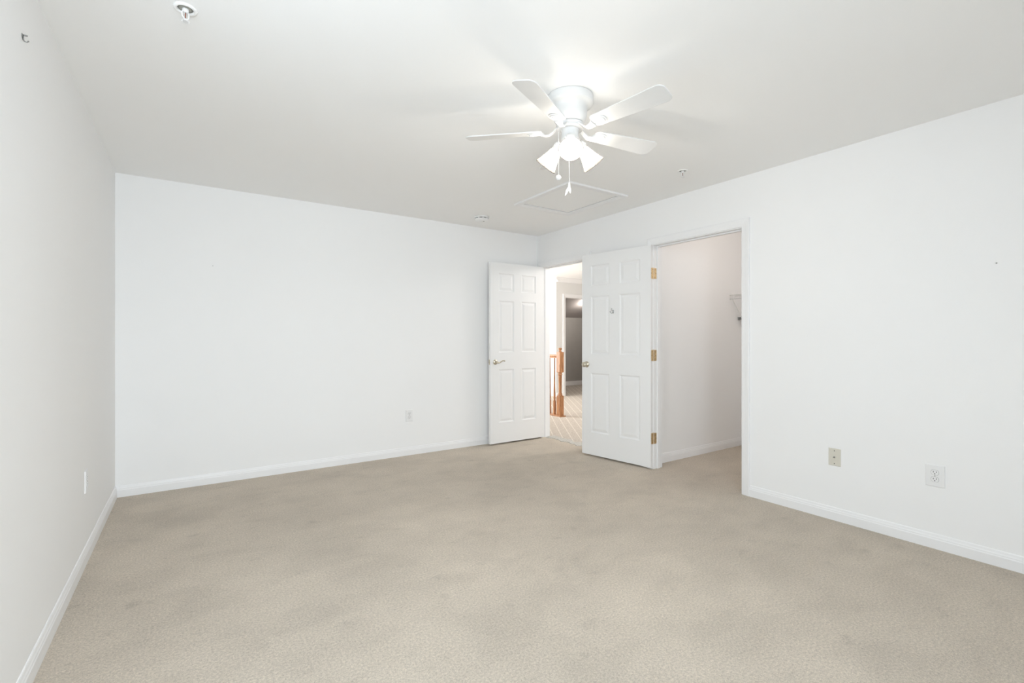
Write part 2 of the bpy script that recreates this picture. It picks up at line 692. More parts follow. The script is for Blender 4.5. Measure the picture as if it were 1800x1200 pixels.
doorway('trim_1', CL0, CL1, XR, 0, 'white moulded frame around the open closet doorway', (XR + 0.040, XR + 0.076))
doorway('trim_2', EN0, EN1, XR, 0, 'white moulded frame around the hall doorway in the corner', (XR + 0.040, XR + 0.076))
# brass strike on the closet's near jamb
# ------------------------------------------------------------------ six-panel doors
RINGS = [(0, 0), (0.003, -0.002), (0.010, -0.0085), (0.017, -0.0095), (0.040, -0.0035), (0.043, -0.003)]


def door_slab(w, h, t, panels):
    """local: a 0..w from the hinge, b 0..h up, c 0..t ; both faces panelled"""
    mb = MB()
    xs = sorted({0, w} | {p[0] for p in panels} | {p[1] for p in panels})
    zs = sorted({0, h} | {p[2] for p in panels} | {p[3] for p in panels})
    for (c, s) in ((t, 1), (0, -1)):
        for i in range(len(xs) - 1):
            for j in range(len(zs) - 1):
                cx, cz = (xs[i] + xs[i + 1]) / 2, (zs[j] + zs[j + 1]) / 2
                if any(p[0] < cx < p[1] and p[2] < cz < p[3] for p in panels):
                    continue
                mb.add([(xs[i], zs[j], c), (xs[i + 1], zs[j], c), (xs[i + 1], zs[j + 1], c), (xs[i], zs[j + 1], c)], [(0, 1, 2, 3)])
        for (x0, x1, z0, z1) in panels:
            vs_, fs = [], []
            for (o, d) in RINGS:
                vs_ += [(x0 + o, z0 + o, c + s * d), (x1 - o, z0 + o, c + s * d), (x1 - o, z1 - o, c + s * d), (x0 + o, z1 - o, c + s * d)]
            for i in range(len(RINGS) - 1):
                for k in range(4):
                    k2 = (k + 1) % 4
                    fs.append((i * 4 + k, i * 4 + k2, i * 4 + 4 + k2, i * 4 + 4 + k))
            n = (len(RINGS) - 1) * 4
            fs.append((n, n + 1, n + 2, n + 3))
            mb.add(vs_, fs)
    for (a0, b0, a1, b1) in ((0, 0, w, 0), (w, 0, w, h), (w, h, 0, h), (0, h, 0, 0)):
        mb.add([(a0, b0, 0), (a1, b1, 0), (a1, b1, t), (a0, b0, t)], [(0, 1, 2, 3)])
    return mb


def weld(o, dist=1e-5):
    bm = bmesh.new()
    bm.from_mesh(o.data)
    bmesh.ops.remove_doubles(bm, verts=bm.verts[:], dist=dist)
    bmesh.ops.recalc_face_normals(bm, faces=bm.faces[:])
    bm.to_mesh(o.data)
    bm.free()


def six(w, st, mull):
    pw = (w - 2 * st - mull) / 2
    cols = ((st, st + pw), (w - st - pw, w - st))
    rows = ((0.228, 0.828), (1.018, 1.603), (1.707, 1.914))
    return [(c[0], c[1], r[0], r[1]) for c in cols for r in rows]


def set_frame(o, F):
    o.matrix_world = F


def hinge_local(z, door_t):
    """hinge at the pin; local a along the door, b up, c through the thickness"""
    k = MB()
    k.lathe([(0.0055, z - 0.05), (0.0065, z - 0.048), (0.0065, z + 0.048), (0.0055, z + 0.05)], 14,
            frame((-0.004, 0, door_t * 0 - 0.004), (1, 0, 0), (0, 0, 1), (0, 1, 0)))
    return k


def door(name, label, pin, ang_dir, nrm, w, t, z0, st, mull):
    """ang_dir: unit ground vector from the hinge along the door; nrm: unit ground vector from the pin through the thickness"""
    root = bpy.data.objects.new(name, None)
    C.objects.link(root)
    root['kind'] = 'structure'
    root['label'] = label
    root['category'] = 'door'
    root.empty_display_size = 0.05
    root.matrix_world = frame((pin[0], pin[1], z0), (ang_dir[0], ang_dir[1], 0), (0, 0, 1), (nrm[0], nrm[1], 0))
    s = door_slab(w, 2.03, t, six(w, st, mull)).build('panel', M_DOOR, root)
    weld(s)
    return root


DT = 0.035
# entry door: opened a quarter turn, parallel to the back wall
ed = door('door_1', 'open white six-panel door with lever handle in the corner', (3.508, 4.54), (-1, 0), (0, -1), 0.745, DT, 0.017, 0.112, 0.104)
# closet door: swung back towards the wall, past the hall doorway
a = R(9.0)
CP = (3.508, 2.876)
kd = door('door_2', 'open white six-panel closet door with brass hinges and hook', CP, (-math.sin(a), math.cos(a)), (-math.cos(a), -math.sin(a)), 0.79, DT, 0.017, 0.112, 0.118)


def leaf_outline(w, h, r=0.008):
    pts = []
    for (cx, cy, a0) in ((w - r, r, -90), (w - r, h - r, 0)):
        for k in range(5):
            t = R(a0 + 22.5 * k)
            pts.append((cx + r * math.cos(t), cy + r * math.sin(t)))
    return [(0, 0)] + pts + [(0, h)]


def hinge(root, zc, t, jamb_world):
    """three-piece butt hinge: leaf on the door's edge, leaf on the jamb, knuckle"""
    k = MB()
    for i in range(5):
        z = zc - 0.047 + i * 0.019
        k.lathe([(0.0055, z), (0.0062, z + 0.001), (0.0062, z + 0.0175), (0.0055, z + 0.0185)], 14, frame((0.001, 0, -0.003), (1, 0, 0), (0, 0, 1), (0, 1, 0)))
    k.sphere((0.001, zc - 0.05, -0.003), 0.005, 6)
    k.sphere((0.001, zc + 0.05, -0.003), 0.005, 6)
    ho = k.build('hinge', M_BRASS, root)
    # leaf on the door edge: plane a = -0.001, spreading along c (thickness)
    F = frame((-0.0005, zc - 0.05, 0.0), (0, 0, 1), (0, 1, 0), (-1, 0, 0))
    lf = MB().prism(leaf_outline(0.030, 0.10), 0, 0.002, F)
    lf.build('hinge_leaf', M_BRASS, ho)
    # leaf on the jamb, set in world space then brought under the hinge
    inv = root.matrix_world.inverted()
    jf = MB().prism(leaf_outline(0.033, 0.10), 0, 0.002, inv @ jamb_world(zc))
    jf.build('hinge_leaf', M_BRASS, ho)
    sc = MB()
    for (u, v) in ((0.010, 0.016), (0.022, 0.05), (0.010, 0.084)):
        sc.lathe([(0.0032, 0.0018), (0.0028, 0.0026), (0.0008, 0.0022)], 10, F @ Matrix.Translation((u, v, 0)))
        sc.lathe([(0.0032, 0.0018), (0.0028, 0.0026), (0.0008, 0.0022)], 10, inv @ jamb_world(zc) @ Matrix.Translation((u + 0.002, v, 0)))
    so = sc.build('hinge_screws', M_DARKBRASS, ho)
    return ho


M_DARKBRASS = mat('dark_brass', (0.16, 0.09, 0.04), 0.5, 1.0, bump=0.02)
Z0 = 0.017
for zc in (1.79, 1.04, 0.28):
    hinge(kd, zc - Z0, DT, lambda z: frame((XR + 0.001, CL1, z - 0.05 + Z0), (1, 0, 0), (0, 0, 1), (0, -1, 0)))
def rosette(mb, a, b, c, s, r=0.029):
    F = frame((a, b, c), (1, 0, 0), (0, 1, 0), (0, 0, s))
    mb.lathe([(r, 0.0), (r, 0.004), (r * 0.86, 0.008), (r * 0.62, 0.010), (0.014, 0.012), (0.011, 0.018), (0.011, 0.030)], 28, F, cap0=False)
    return F


# lever handle of the hall door (both faces)
wE = 0.745
lb, la = 0.93 - Z0, wE - 0.066
for (c, s) in ((DT, 1), (0, -1)):
    mb = MB()
    rosette(mb, la, lb, c, s)
    pts, rr = [], []
    for i in range(15):
        q = i / 14
        pts.append((la - 0.002 - 0.105 * q, lb + 0.004 - 0.011 * math.sin(q * 2 * PI * 0.92), c + s * (0.036 - 0.006 * math.sin(q * PI))))
        rr.append(0.0085 - 0.0035 * q + (0.002 if q > 0.9 else 0))
    mb.tube(pts, rr, 12)
    mb.sphere((la, lb, c + s * 0.034), 0.011, 8)
    mb.build('lever_handle', M_SATIN, ed)
MB().cbox((wE - 0.001, lb - 0.028, 0.006), (wE + 0.0015, lb + 0.028, 0.029), 0.0006).cbox((wE, lb - 0.008, 0.010), (wE + 0.010, lb + 0.008, 0.024), 0.002).build('latch_plate', M_SATIN, ed)

# knob of the closet door (both faces)
wK = 0.79
kb, ka = 0.93 - Z0, wK - 0.060
for (c, s) in ((DT, 1), (0, -1)):
    mb = MB()
    F = frame((ka, kb, c), (1, 0, 0), (0, 1, 0), (0, 0, s))
    mb.lathe([(0.031, 0), (0.031, 0.004), (0.025, 0.008), (0.014, 0.011), (0.010, 0.018), (0.011, 0.026), (0.020, 0.032), (0.0265, 0.042), (0.026, 0.050),
              (0.020, 0.057), (0.008, 0.060), (0.001, 0.0605)], 32, F, cap0=False)
    mb.build('door_knob', M_SATIN, kd)
MB().cbox((wK - 0.001, kb - 0.028, 0.006), (wK + 0.0015, kb + 0.028, 0.029), 0.0006).build('latch_plate', M_BRASS, kd)

# robe hook screwed to the closet door
hk = thing('robe_hook', 'small silver double robe hook screwed to the closet door between its upper panels', 'hook', (0, 0, 0))
hk.matrix_world = kd.matrix_world @ frame((0.407, 1.437, DT), (1, 0, 0), (0, 1, 0), (0, 0, 1))
MB().cbox((-0.007, -0.016, 0), (0.007, 0.018, 0.004), 0.0015).build('hook_plate', M_CHROME, hk)
MB().tube([(0, 0.012, 0.003), (0, 0.010, 0.012), (0, 0.012, 0.022), (0, 0.022, 0.030), (0, 0.028, 0.028)], [0.004, 0.0035, 0.0035, 0.0035, 0.005], 10).sphere((0, 0.029, 0.027), 0.0055, 8).build('hook_prong', M_CHROME, hk)
MB().tube([(0, -0.006, 0.003), (0, -0.014, 0.014), (0.002, -0.015, 0.030), (0.004, -0.008, 0.042), (0.004, 0.0, 0.046)], [0.004, 0.0035, 0.0035, 0.0035, 0.005], 10).sphere((0.004, 0.002, 0.046), 0.005, 8).build('hook_prong', M_CHROME, hk)

# strike plate in the closet jamb
sp = MB().cbox((XR + 0.008, CL0, 0.90), (XR + 0.034, CL0 + 0.0015, 0.958), 0.0006).build('strike_plate', M_BRASS)
tag(sp, 'small brass strike plate let into the closet door frame', 'strike plate')

# ------------------------------------------------------------------ closet interior
struct('wall_closet_side', MB().box((XR + WT, CLY1, 0), (CLX1 + WT, CLY1 + 0.05, H)), M_WALL, 'shaded white wall inside the closet', 'wall')
struct('wall_closet_end', MB().box((CLX1, CLY0, 0), (CLX1 + WT, CLY1, H)), M_WALL)
struct('wall_closet_near', MB().box((XR + WT, CLY0 - 0.1, 0), (CLX1 + WT, CLY0, H)), M_WALL)
struct('ceiling_closet', MB().box((XR + WT, CLY0 - 0.1, H), (CLX1 + WT, CLY1 + 0.05, H + 0.1)), M_CEIL)
baseboard('baseboard_closet', (XR + WT, CLY1), (CLX1, CLY1), (0, -1), 'white baseboard inside the closet', 1.05)
baseboard('baseboard_closet_end', (CLX1, CLY0), (CLX1, CLY1), (-1, 0), None, 1.05)
# wire shelf along the closet's end wall
SZ, SF = 1.668, 4.895
ws = thing('wire_shelf', 'white wire closet shelf on the end wall beyond the doorway', 'shelf', (0, 0, 0))
mb = MB()
for (x, z) in ((SF, SZ), (SF, SZ - 0.045), (CLX1 - 0.01, SZ), (SF + 0.11, SZ - 0.004)):
    mb.tube([(x, CLY0 + 0.01, z), (x, CLY1 - 0.004, z)], 0.0034, 8)
y = CLY1 - 0.012
while y > CLY0 + 0.02:
    mb.tube([(CLX1 - 0.006, y, SZ + 0.003), (SF, y, SZ + 0.003), (SF - 0.001, y, SZ - 0.045)], 0.0016, 6)
    y -= 0.0254
mb.build('wire_deck', M_WIRE, ws)
for yb in (CLY1 - 0.035, CLY1 - 0.55, CLY1 - 1.2):
    br = MB().tube([(SF + 0.004, yb, SZ - 0.045), (SF + 0.012, yb, SZ - 0.055), (CLX1 - 0.02, yb, SZ - 0.285), (CLX1 - 0.003, yb, SZ - 0.30)], 0.0048, 8).build('shelf_bracket', M_WIRE, ws)
    MB().cbox((CLX1 - 0.016, yb - 0.013, SZ - 0.325), (CLX1, yb + 0.013, SZ - 0.265), 0.004).build('bracket_clip', M_STEEL, br)
wc = MB().cbox((5.055, CLY1 - 0.012, 1.405), (5.115, CLY1, 1.432), 0.003, None).tube([(5.06, CLY1 - 0.014, 1.40), (5.10, CLY1 - 0.016, 1.435)], 0.006, 8).build('wall_clip', M_STEEL, ws)
# lit closet lamp on the closet ceiling
cl = thing('closet_lamp', 'small round lamp on the closet ceiling', 'lamp', (4.35, 1.95, H))
MB().lathe([(0.07, -0.002), (0.07, -0.02), (0.055, -0.026)], 28).build('lamp_base', M_PLATE, cl)
MB().sphere((0, 0, -0.06), 0.045, 12).build('bulb', emit_mat('closet_bulb', (1.0, 0.90, 0.83), CLOSET_W * 4.0), cl)

# ------------------------------------------------------------------ hall and the room beyond it
HX0 = XR + WT
HYW = 7.52                                   # hall end wall
HCX = 6.19                                   # its outside corner
struct('floor_hall', MB().box((XR + 0.075, CLY1 + 0.05, -0.10), (10.2, 9.6, -0.002)), M_HCARP, 'cream hall carpet with pale diagonal lines', 'carpet')
struct('ceiling_hall', MB().box((HX0, CLY1 + 0.05, H), (10.2, 9.6, H + 0.1)), M_CEIL, 'bright white ceiling of the hall beyond the doorway', 'ceiling')
D0, D1 = HCX + 0.235, HCX + 1.06                # den doorway along the hall's end wall
struct('wall_hall_end', wall_with_holes('x', HCX, 10.2, HYW, HYW + WT, H, [(D0, D1, 0, 2.05)]).box((HCX, HYW + WT, 0), (HCX + WT, 9.5, H)), M_HALLW,
       'pale hall wall with crown moulding and a doorway', 'wall')
struct('wall_hall_side', MB().box((9.0, CLY1, 0), (9.1, HYW, H)), M_HALLW)
struct('wall_hall_near', MB().box((CLX1 + WT, CLY1 - 0.05, 0), (9.1, CLY1 + 0.05, H)), M_HALLW)
struct('wall_stair', MB().box((HX0 - 0.1, YB + WT, 0), (HX0, 9.6, H)), M_HALLW)
struct('wall_stair_end', MB().box((HX0, 9.5, 0), (HCX, 9.6, H)), M_HALLW)
# unseen frame added on the solid wall around the floating hall light panel
mb = MB()
for (y0, y1, z0, z1) in ((6.34, 6.40, 0.34, 2.36), (8.20, 8.26, 0.34, 2.36), (6.40, 8.20, 2.30, 2.36), (6.40, 8.20, 0.34, 0.40)):
    mb.box((HX0, y0, z0), (HX0 + 0.02, y1, z1))
struct('hall_panel_frame', mb, M_TRIM)
# crown moulding
CR = [(0, 0), (0.008, 0), (0.012, 0.012), (0.030, 0.030), (0.052, 0.052), (0.066, 0.070), (0.072, 0.078), (0.072, 0.09), (0, 0.09)]


def crown(mb, p0, p1, nrm):
    vs_ = []
    for p in (p0, p1):
        for (t, z) in CR:
            vs_.append((p[0] + nrm[0] * t, p[1] + nrm[1] * t, H - 0.09 + z))
    m = len(CR)
    mb.add(vs_, [(k, (k + 1) % m, m + (k + 1) % m, m + k) for k in range(m)] + [list(range(m)), list(range(m, 2 * m))])


mb = MB()
crown(mb, (HCX - 0.06, HYW), (9.0, HYW), (0, -1))
crown(mb, (HCX, HYW - 0.06), (HCX, 9.5), (-1, 0))
struct('trim_3', mb, M_TRIM, 'white crown moulding at the top of the hall wall', 'moulding')
mb = MB()
F = frame((0, HYW, 0), (1, 0, 0), (0, 0, 1), (0, -1, 0))
mb.sweep(CASING, [(D1, 0), (D1, 2.05), (D0, 2.05), (D0, 0)][::-1], M=F)
mb.box((D0, HYW, 0), (D0 + 0.015, HYW + WT, 2.05)).box((D1 - 0.015, HYW, 0), (D1, HYW + WT, 2.05)).box((D0, HYW, 2.035), (D1, HYW + WT, 2.05))
struct('trim_4', mb, M_TRIM, 'white casing around the doorway to the dim grey room', 'door frame')
baseboard('baseboard_hall', (HCX, HYW), (D0 - CW, HYW), (0, -1), None)
# dim room with a sloping ceiling
DY = 9.15
struct('wall_den_knee', MB().box((HCX + WT, DY, 0), (10.2, DY + 0.1, 1.72)), M_DENW, 'grey low wall of the dim room past the hall', 'wall')
mb = MB().add([(HCX + WT, DY, 1.72), (10.2, DY, 1.72), (10.2, HYW + WT, 2.36), (HCX + WT, HYW + WT, 2.36),
               (HCX + WT, DY + 0.1, 1.74), (10.2, DY + 0.1, 1.74), (10.2, HYW + WT, 2.43), (HCX + WT, HYW + WT, 2.43)],
              [(0, 1, 2, 3), (4, 5, 6, 7), (0, 1, 5, 4), (1, 2, 6, 5), (2, 3, 7, 6), (3, 0, 4, 7)])
struct('ceiling_den', mb, M_DENC, 'sloping grey ceiling of the dim room past the hall', 'ceiling')
struct('wall_den_side', MB().box((10.1, HYW + WT, 0), (10.2, DY, H)), M_DENW)
struct('wall_den_return', MB().box((HCX + WT, HYW + WT, 0), (HCX + WT + 0.02, DY, H)), M_DENW)
baseboard('baseboard_den', (HCX + WT + 0.02, DY), (10.1, DY), (0, -1), 'white baseboard in the dim grey room', 1.3)
dl = bpy.data.lights.new('den_lamp', 'POINT')
dl.energy = DEN_W
dl.color = (1, 0.93, 0.85)
dl.shadow_soft_size = 0.05
dlo = bpy.data.objects.new('den_lamp', dl)
C.objects.link(dlo)
dlo.location = (7.80, 8.28, 1.96)
hl = bpy.data.lights.new('hall_fill_light', 'POINT')  # unseen fill without a fixture, added to brighten the open entry door
hl.energy = HALL_W
hl.color = (1, 0.97, 0.94)
hl.shadow_soft_size = 0.12
hlo = bpy.data.objects.new('hall_fill_light', hl)
C.objects.link(hlo)
hlo.location = (5.1, 3.5, 2.25)

# frayed carpet join in the doorway
mb = MB()
N = 46
top = []
for side in (0, 1):
    for i in range(N + 1):
        q = i / N
        y = EN0 + 0.001 + (EN1 - EN0 - 0.002) * q
        if side == 0:
            x = XR + 0.062 + 0.060 * mnoise.noise(Vector((q * 9, 2.1, 0))) + 0.012 * mnoise.noise(Vector((q * 40, 5, 0)))
        else:
            x = XR + 0.185 + 0.050 * mnoise.noise(Vector((q * 7, 8.1, 0))) + 0.012 * mnoise.noise(Vector((q * 33, 1, 0)))
        top.append((x, y, 0.004 + 0.003 * mnoise.noise(Vector((q * 25, side * 3, 1)))))
fs = [(i, i + 1, N + 2 + i, N + 1 + i) for i in range(N)]
vsB = top + [(x, y, -0.004) for (x, y, z) in top]
K = 2 * (N + 1)
fs += [(K + i, K + i + 1, i + 1, i) for i in range(N)] + [(K + N + 1 + i, K + N + 2 + i, N + 2 + i, N + 1 + i) for i in range(N)]
struct('trim_5', MB().add(vsB, fs), M_FRAY, 'frayed grey carpet join across the hall doorway', 'carpet edge')

# ------------------------------------------------------------------ stair railing
NX, NY = 4.708, 5.626
st = thing('stair_railing', 'oak stair railing with turned newel post seen in the hall', 'railing', (NX, NY, 0))
hw = 0.041
mb = MB()
mb.cbox((-hw, -hw, 0.012), (hw, hw, 0.315), 0.005)
mb.lathe([(0.040, 0.315), (0.034, 0.326), (0.030, 0.335), (0.033, 0.345), (0.024, 0.36), (0.022, 0.40), (0.0235, 0.50), (0.027, 0.585), (0.0285, 0.61), (0.024, 0.622),
          (0.033, 0.632), (0.036, 0.640), (0.033, 0.648), (0.026, 0.656), (0.036, 0.668), (0.040, 0.675)], 24)
mb.cbox((-hw, -hw, 0.675), (hw, hw, 0.985), 0.005)
po = mb.build('newel_post', M_OAK, st)
MB().lathe([(0.030, 0.985), (0.026, 0.992), (0.016, 1.0), (0.014, 1.012), (0.022, 1.020), (0.028, 1.030), (0.027, 1.042), (0.018, 1.050), (0.004, 1.054)], 24).build('finial', M_OAK, po)
RL = 1.75
mb = MB()
F = frame((0, hw, 0), (1, 0, 0), (0, 0, 1), (0, 1, 0))
mb.prism([(-0.022, 0.888), (0.022, 0.888), (0.024, 0.900), (0.017, 0.908), (0.030, 0.918), (0.030, 0.930), (0.020, 0.944), (-0.020, 0.944), (-0.030, 0.930), (-0.030, 0.918), (-0.017, 0.908), (-0.024, 0.900)], 0, RL, F)
mb.build('handrail', M_OAK, st)
MB().cbox((-0.055, -0.075, -0.004), (0.055, RL, 0.014), 0.004).build('base_trim', M_OAK, st)
for k in range(14):
    yb = 0.135 + 0.115 * k
    mb = MB()
    mb.cbox((-0.016, yb - 0.016, 0.014), (0.016, yb + 0.016, 0.22), 0.002)
    mb.lathe([(0.016, 0.22), (0.018, 0.228), (0.013, 0.24), (0.0165, 0.26), (0.0165, 0.30), (0.013, 0.45), (0.0105, 0.70), (0.0095, 0.892)], 14, Matrix.Translation((0, yb, 0)))
    mb.build('baluster', M_OAK, st)

# ------------------------------------------------------------------ ceiling fan
fan = thing('ceiling_fan', 'white flush-mount ceiling fan with five blades and lit frosted lamps', 'ceiling fan', (HX, HY, H))
# local z = 0 at the ceiling, negative downwards
MB().lathe([(0.117, 0.0), (0.119, -0.006), (0.119, -0.036), (0.116, -0.042), (0.104, -0.046), (0.094, -0.052), (0.088, -0.062), (0.087, -0.080), (0.086, -0.100),
            (0.083, -0.116), (0.077, -0.128), (0.068, -0.138)], 56, cap1=True).build('motor_housing', M_FANW, fan)
MB().lathe([(0.064, -0.136), (0.070, -0.142), (0.070, -0.150), (0.064, -0.153), (0.064, -0.157), (0.068, -0.160), (0.066, -0.168), (0.050, -0.170)], 48).build('flywheel_ring', M_FANW, fan)
ZB = -0.172                                   # blade plane
PITCH = R(13)


def blade_outline():
    r0, r1, w0, w1 = 0.145, 0.553, 0.043, 0.060
    pts = []

    def arc(cx, cy, rx, ry, a0, a1, n=7):
        for k in range(n):
            t = R(a0 + (a1 - a0) * k / (n - 1))
            pts.append((cx + rx * math.cos(t), cy + ry * math.sin(t)))
    arc(r0 + 0.025, -w0 + 0.022, 0.025, 0.022, 180, 270)
    arc(r1 - 0.040, -w1 + 0.034, 0.036, 0.034, 270, 350)
    arc(r1 - 0.040, w1 - 0.034, 0.036, 0.034, 10, 90)
    arc(r0 + 0.025, w0 - 0.022, 0.025, 0.022, 90, 180)
    return pts


BO = blade_outline()
for k in range(5):
    az = R(207.5 + 72 * k)
    ca, sa = math.cos(az), math.sin(az)
    # u outwards, v to the left of outwards; the right-hand edge is the higher one
    ev = Vector((-sa * math.cos(PITCH), ca * math.cos(PITCH), -math.sin(PITCH)))
    eu = Vector((ca, sa, 0))
    ew = eu.cross(ev)
    F = frame((0, 0, ZB), eu, ev, ew)
    bm_ = MB().prism(BO, -0.003, 0.003, F)
    bo = bm_.build('blade', M_FANW, fan)
    bv = bo.modifiers.new('bevel', 'BEVEL')
    bv.width = 0.0015
    bv.segments = 2
    bv.limit_method = 'ANGLE'
    # blade iron: arm dipping from the hub, spreading into a plate below the blade
    ir = MB()
    G = frame((0, 0, 0), eu, Vector((-sa, ca, 0)), (0, 0, 1))
    arm = [(0.050, -0.150), (0.072, -0.160), (0.090, -0.178), (0.108, -0.190), (0.128, -0.190), (0.150, -0.182)]
    n = len(arm)
    vs_, fs = [], []
    for i, (u, z) in enumerate(arm):
        hwid = 0.016 - 0.005 * math.sin(PI * i / (n - 1)) + (0.006 if i == n - 1 else 0)
        for (sv, dz) in ((-1, -0.004), (1, -0.004), (1, 0.004), (-1, 0.004)):
            tilt = -sv * hwid * math.tan(PITCH) * min(1, i / (n - 2))
            vs_.append((u, sv * hwid, z + dz + tilt))
    for i in range(n - 1):
        for q in range(4):
            q2 = (q + 1) % 4
            fs.append((i * 4 + q, i * 4 + q2, i * 4 + 4 + q2, i * 4 + 4 + q))
    fs += [(0, 1, 2, 3), tuple((n - 1) * 4 + q for q in range(4))]
    ir.add(vs_, fs, False, G)
    pl = []
    for q in range(28):
        t = 2 * PI * q / 28
        pl.append((0.178 + 0.044 * math.cos(t), 0.034 * math.sin(t) * (1.0 + 0.12 * math.cos(t))))
    ir.prism(pl, -0.0075, -0.0032, F)
    # crescent rib on the plate
    ir.tube([F @ Vector((0.178 + 0.034 * math.cos(R(t)), 0.026 * math.sin(R(t)), -0.0085)) for t in range(-80, 81, 16)], 0.0028, 8)
    for (u, v) in ((0.158, 0.0), (0.185, 0.016), (0.185, -0.016)):
        ir.lathe([(0.004, -0.0072), (0.004, -0.0090), (0.002, -0.0102)], 10, F @ Matrix.Translation((u, v, 0)))
    ir.build('blade_iron', M_FANW, bo)
# switch housing and lamp fitter
kit = MB().lathe([(0.050, -0.166), (0.046, -0.172), (0.044, -0.178), (0.044, -0.205), (0.047, -0.212), (0.047, -0.222), (0.040, -0.234), (0.026, -0.246), (0.012, -0.250)], 40).build('light_kit', M_FANW, fan)
TILT = R(46)
for k in range(3):
    az = R(230.5 + 120 * k)
    hor = Vector((math.cos(az), math.sin(az), 0))
    ax = (hor * math.cos(TILT) + Vector((0, 0, -math.sin(TILT)))).normalized()
    side = Vector((-math.sin(az), math.cos(az), 0))
    o3 = hor * 0.056 + Vector((0, 0, -0.232))
    F = frame(o3, side, ax.cross(side), ax)
    # elbow and socket cup
    el = MB()
    el.tube([hor * 0.030 + Vector((0, 0, -0.222)), hor * 0.048 + Vector((0, 0, -0.226)), o3 + ax * 0.004], 0.011, 12)
    el.lathe([(0.012, -0.012), (0.022, -0.006), (0.028, 0.004), (0.028, 0.030), (0.0265, 0.033)], 24, F)
    for q in range(3):
        t = 2 * PI * q / 3 + 0.5
        el.sphere(F @ Vector((0.029 * math.cos(t), 0.029 * math.sin(t), 0.014)), 0.004, 6)
    el.build('lamp_socket', M_FANW, kit)
    out = [(0.0235, 0.010), (0.0245, 0.022), (0.029, 0.040), (0.036, 0.064), (0.0435, 0.090), (0.0515, 0.112), (0.058, 0.126), (0.061, 0.131), (0.0605, 0.1325), (0.0595, 0.1315), (0.057, 0.1275)]
    sh = MB().lathe(out, 40, F, cap0=False, cap1=False)
    so = sh.build('lamp_shade', M_FROST, fan, recalc=False)
    MB().lathe([(0.010, 0.022), (0.0105, 0.068), (0.016, 0.090), (0.0205, 0.103), (0.020, 0.116), (0.013, 0.126), (0.001, 0.130)], 20, F).build('bulb', M_BULB, so)
# pull chains
camdir = Vector((-HX, -HY, 0)).normalized()
rt = Vector((math.cos(R(-34.1)), math.sin(R(-34.1)), 0))
c1 = camdir * 0.045 - rt * 0.058
c2 = camdir * 0.060 - rt * 0.004


def chain(p, z0, z1):
    mb = MB()
    mb.tube([Vector((p.x, p.y, z0)), Vector((p.x, p.y, z1))], 0.0011, 6)
    z = z0
    while z > z1:
        mb.sphere((p.x, p.y, z), 0.0019, 3)
        z -= 0.0065
    return mb


ch = chain(c1, -0.20, -0.418).build('pull_chain', M_FANW, fan)
MB().sphere((c1.x, c1.y, -0.430), 0.0135, 12).build('pull_ball', M_FANW, ch)
ch = chain(c2, -0.22, -0.462).build('pull_chain', M_FANW, fan)
G = frame((c2.x, c2.y, -0.462), rt, (0, 0, 1), -camdir)
MB().lathe([(0.002, 0.003), (0.0045, -0.004), (0.006, -0.012), (0.006, -0.022), (0.003, -0.028)], 12, Matrix.Translation((c2.x, c2.y, -0.462))) \
    .prism([(0.000, -0.012), (0.006, -0.018), (0.009, -0.036), (0.006, -0.052), (0.001, -0.046), (-0.001, -0.028)], -0.0025, 0.0025, G) \
    .prism([(0.001, -0.016), (-0.006, -0.020), (-0.016, -0.036), (-0.022, -0.066), (-0.010, -0.052), (-0.001, -0.034)], -0.0025, 0.0025, G).build('pull_fob', M_FANW, ch)

# ------------------------------------------------------------------ ceiling fittings
# attic hatch
hx0, hx1, hy0, hy1 = 2.485, 3.150, 2.850, 3.630
ah = thing('attic_hatch', 'white framed attic access panel in the ceiling behind the fan', 'attic hatch', ((hx0 + hx1) / 2, (hy0 + hy1) / 2, H))
wx, wy = (hx1 - hx0) / 2, (hy1 - hy0) / 2
mb = MB()
F = frame((0, 0, 0), (1, 0, 0), (0, 1, 0), (0, 0, -1))
iw = 0.058
prof = [(0, 0), (0, 0.010), (0.010, 0.012), (0.030, 0.013), (0.050, 0.016), (iw, 0.015), (iw, 0)]
path = [(-wx + iw, -wy + iw), (-wx + iw, wy - iw), (wx - iw, wy - iw), (wx - iw, -wy + iw)]
mb.sweep(prof, path, closed=True, M=F)
mb.build('hatch_frame', M_TRIM, ah)
g = 0.008
MB().cbox((-wx + iw + g, -wy + iw + g, -0.003), (wx - iw - g, wy - iw - g, 0), 0.001).build('hatch_panel', M_CEIL, ah)
MB().box((-wx + iw, -wy + iw, -0.0012), (wx - iw, wy - iw, 0)).build('hatch_gap', M_STEEL, ah)

# smoke detector
sd = thing('smoke_detector', 'round white smoke detector on the ceiling above the open hall door', 'smoke detector', (2.476, 4.203, H))
MB().lathe([(0.075, 0), (0.076, -0.010), (0.072, -0.014)], 48).build('mounting_base', M_PLATE, sd)
MB().lathe([(0.058, -0.013), (0.058, -0.024)], 48).build('sensor_core', M_DARK, sd)
mb = MB()
for k in range(9):
    t = 2 * PI * k / 9 + 0.2
    Fk = frame((0, 0, 0), (math.cos(t), math.sin(t), 0), (-math.sin(t), math.cos(t), 0), (0, 0, 1))
    mb.box((0.054, -0.006, -0.024), (0.070, 0.006, -0.012), Fk)
mb.lathe([(0.071, -0.022), (0.070, -0.030), (0.064, -0.038), (0.050, -0.044), (0.030, -0.047), (0.001, -0.048)], 48)
co = mb.build('cover', M_PLATE, sd)
MB().lathe([(0.008, -0.046), (0.008, -0.0495), (0.006, -0.051)], 16, Matrix.Translation((0.010, -0.022, 0.001))).build('test_button', M_STEEL, co)


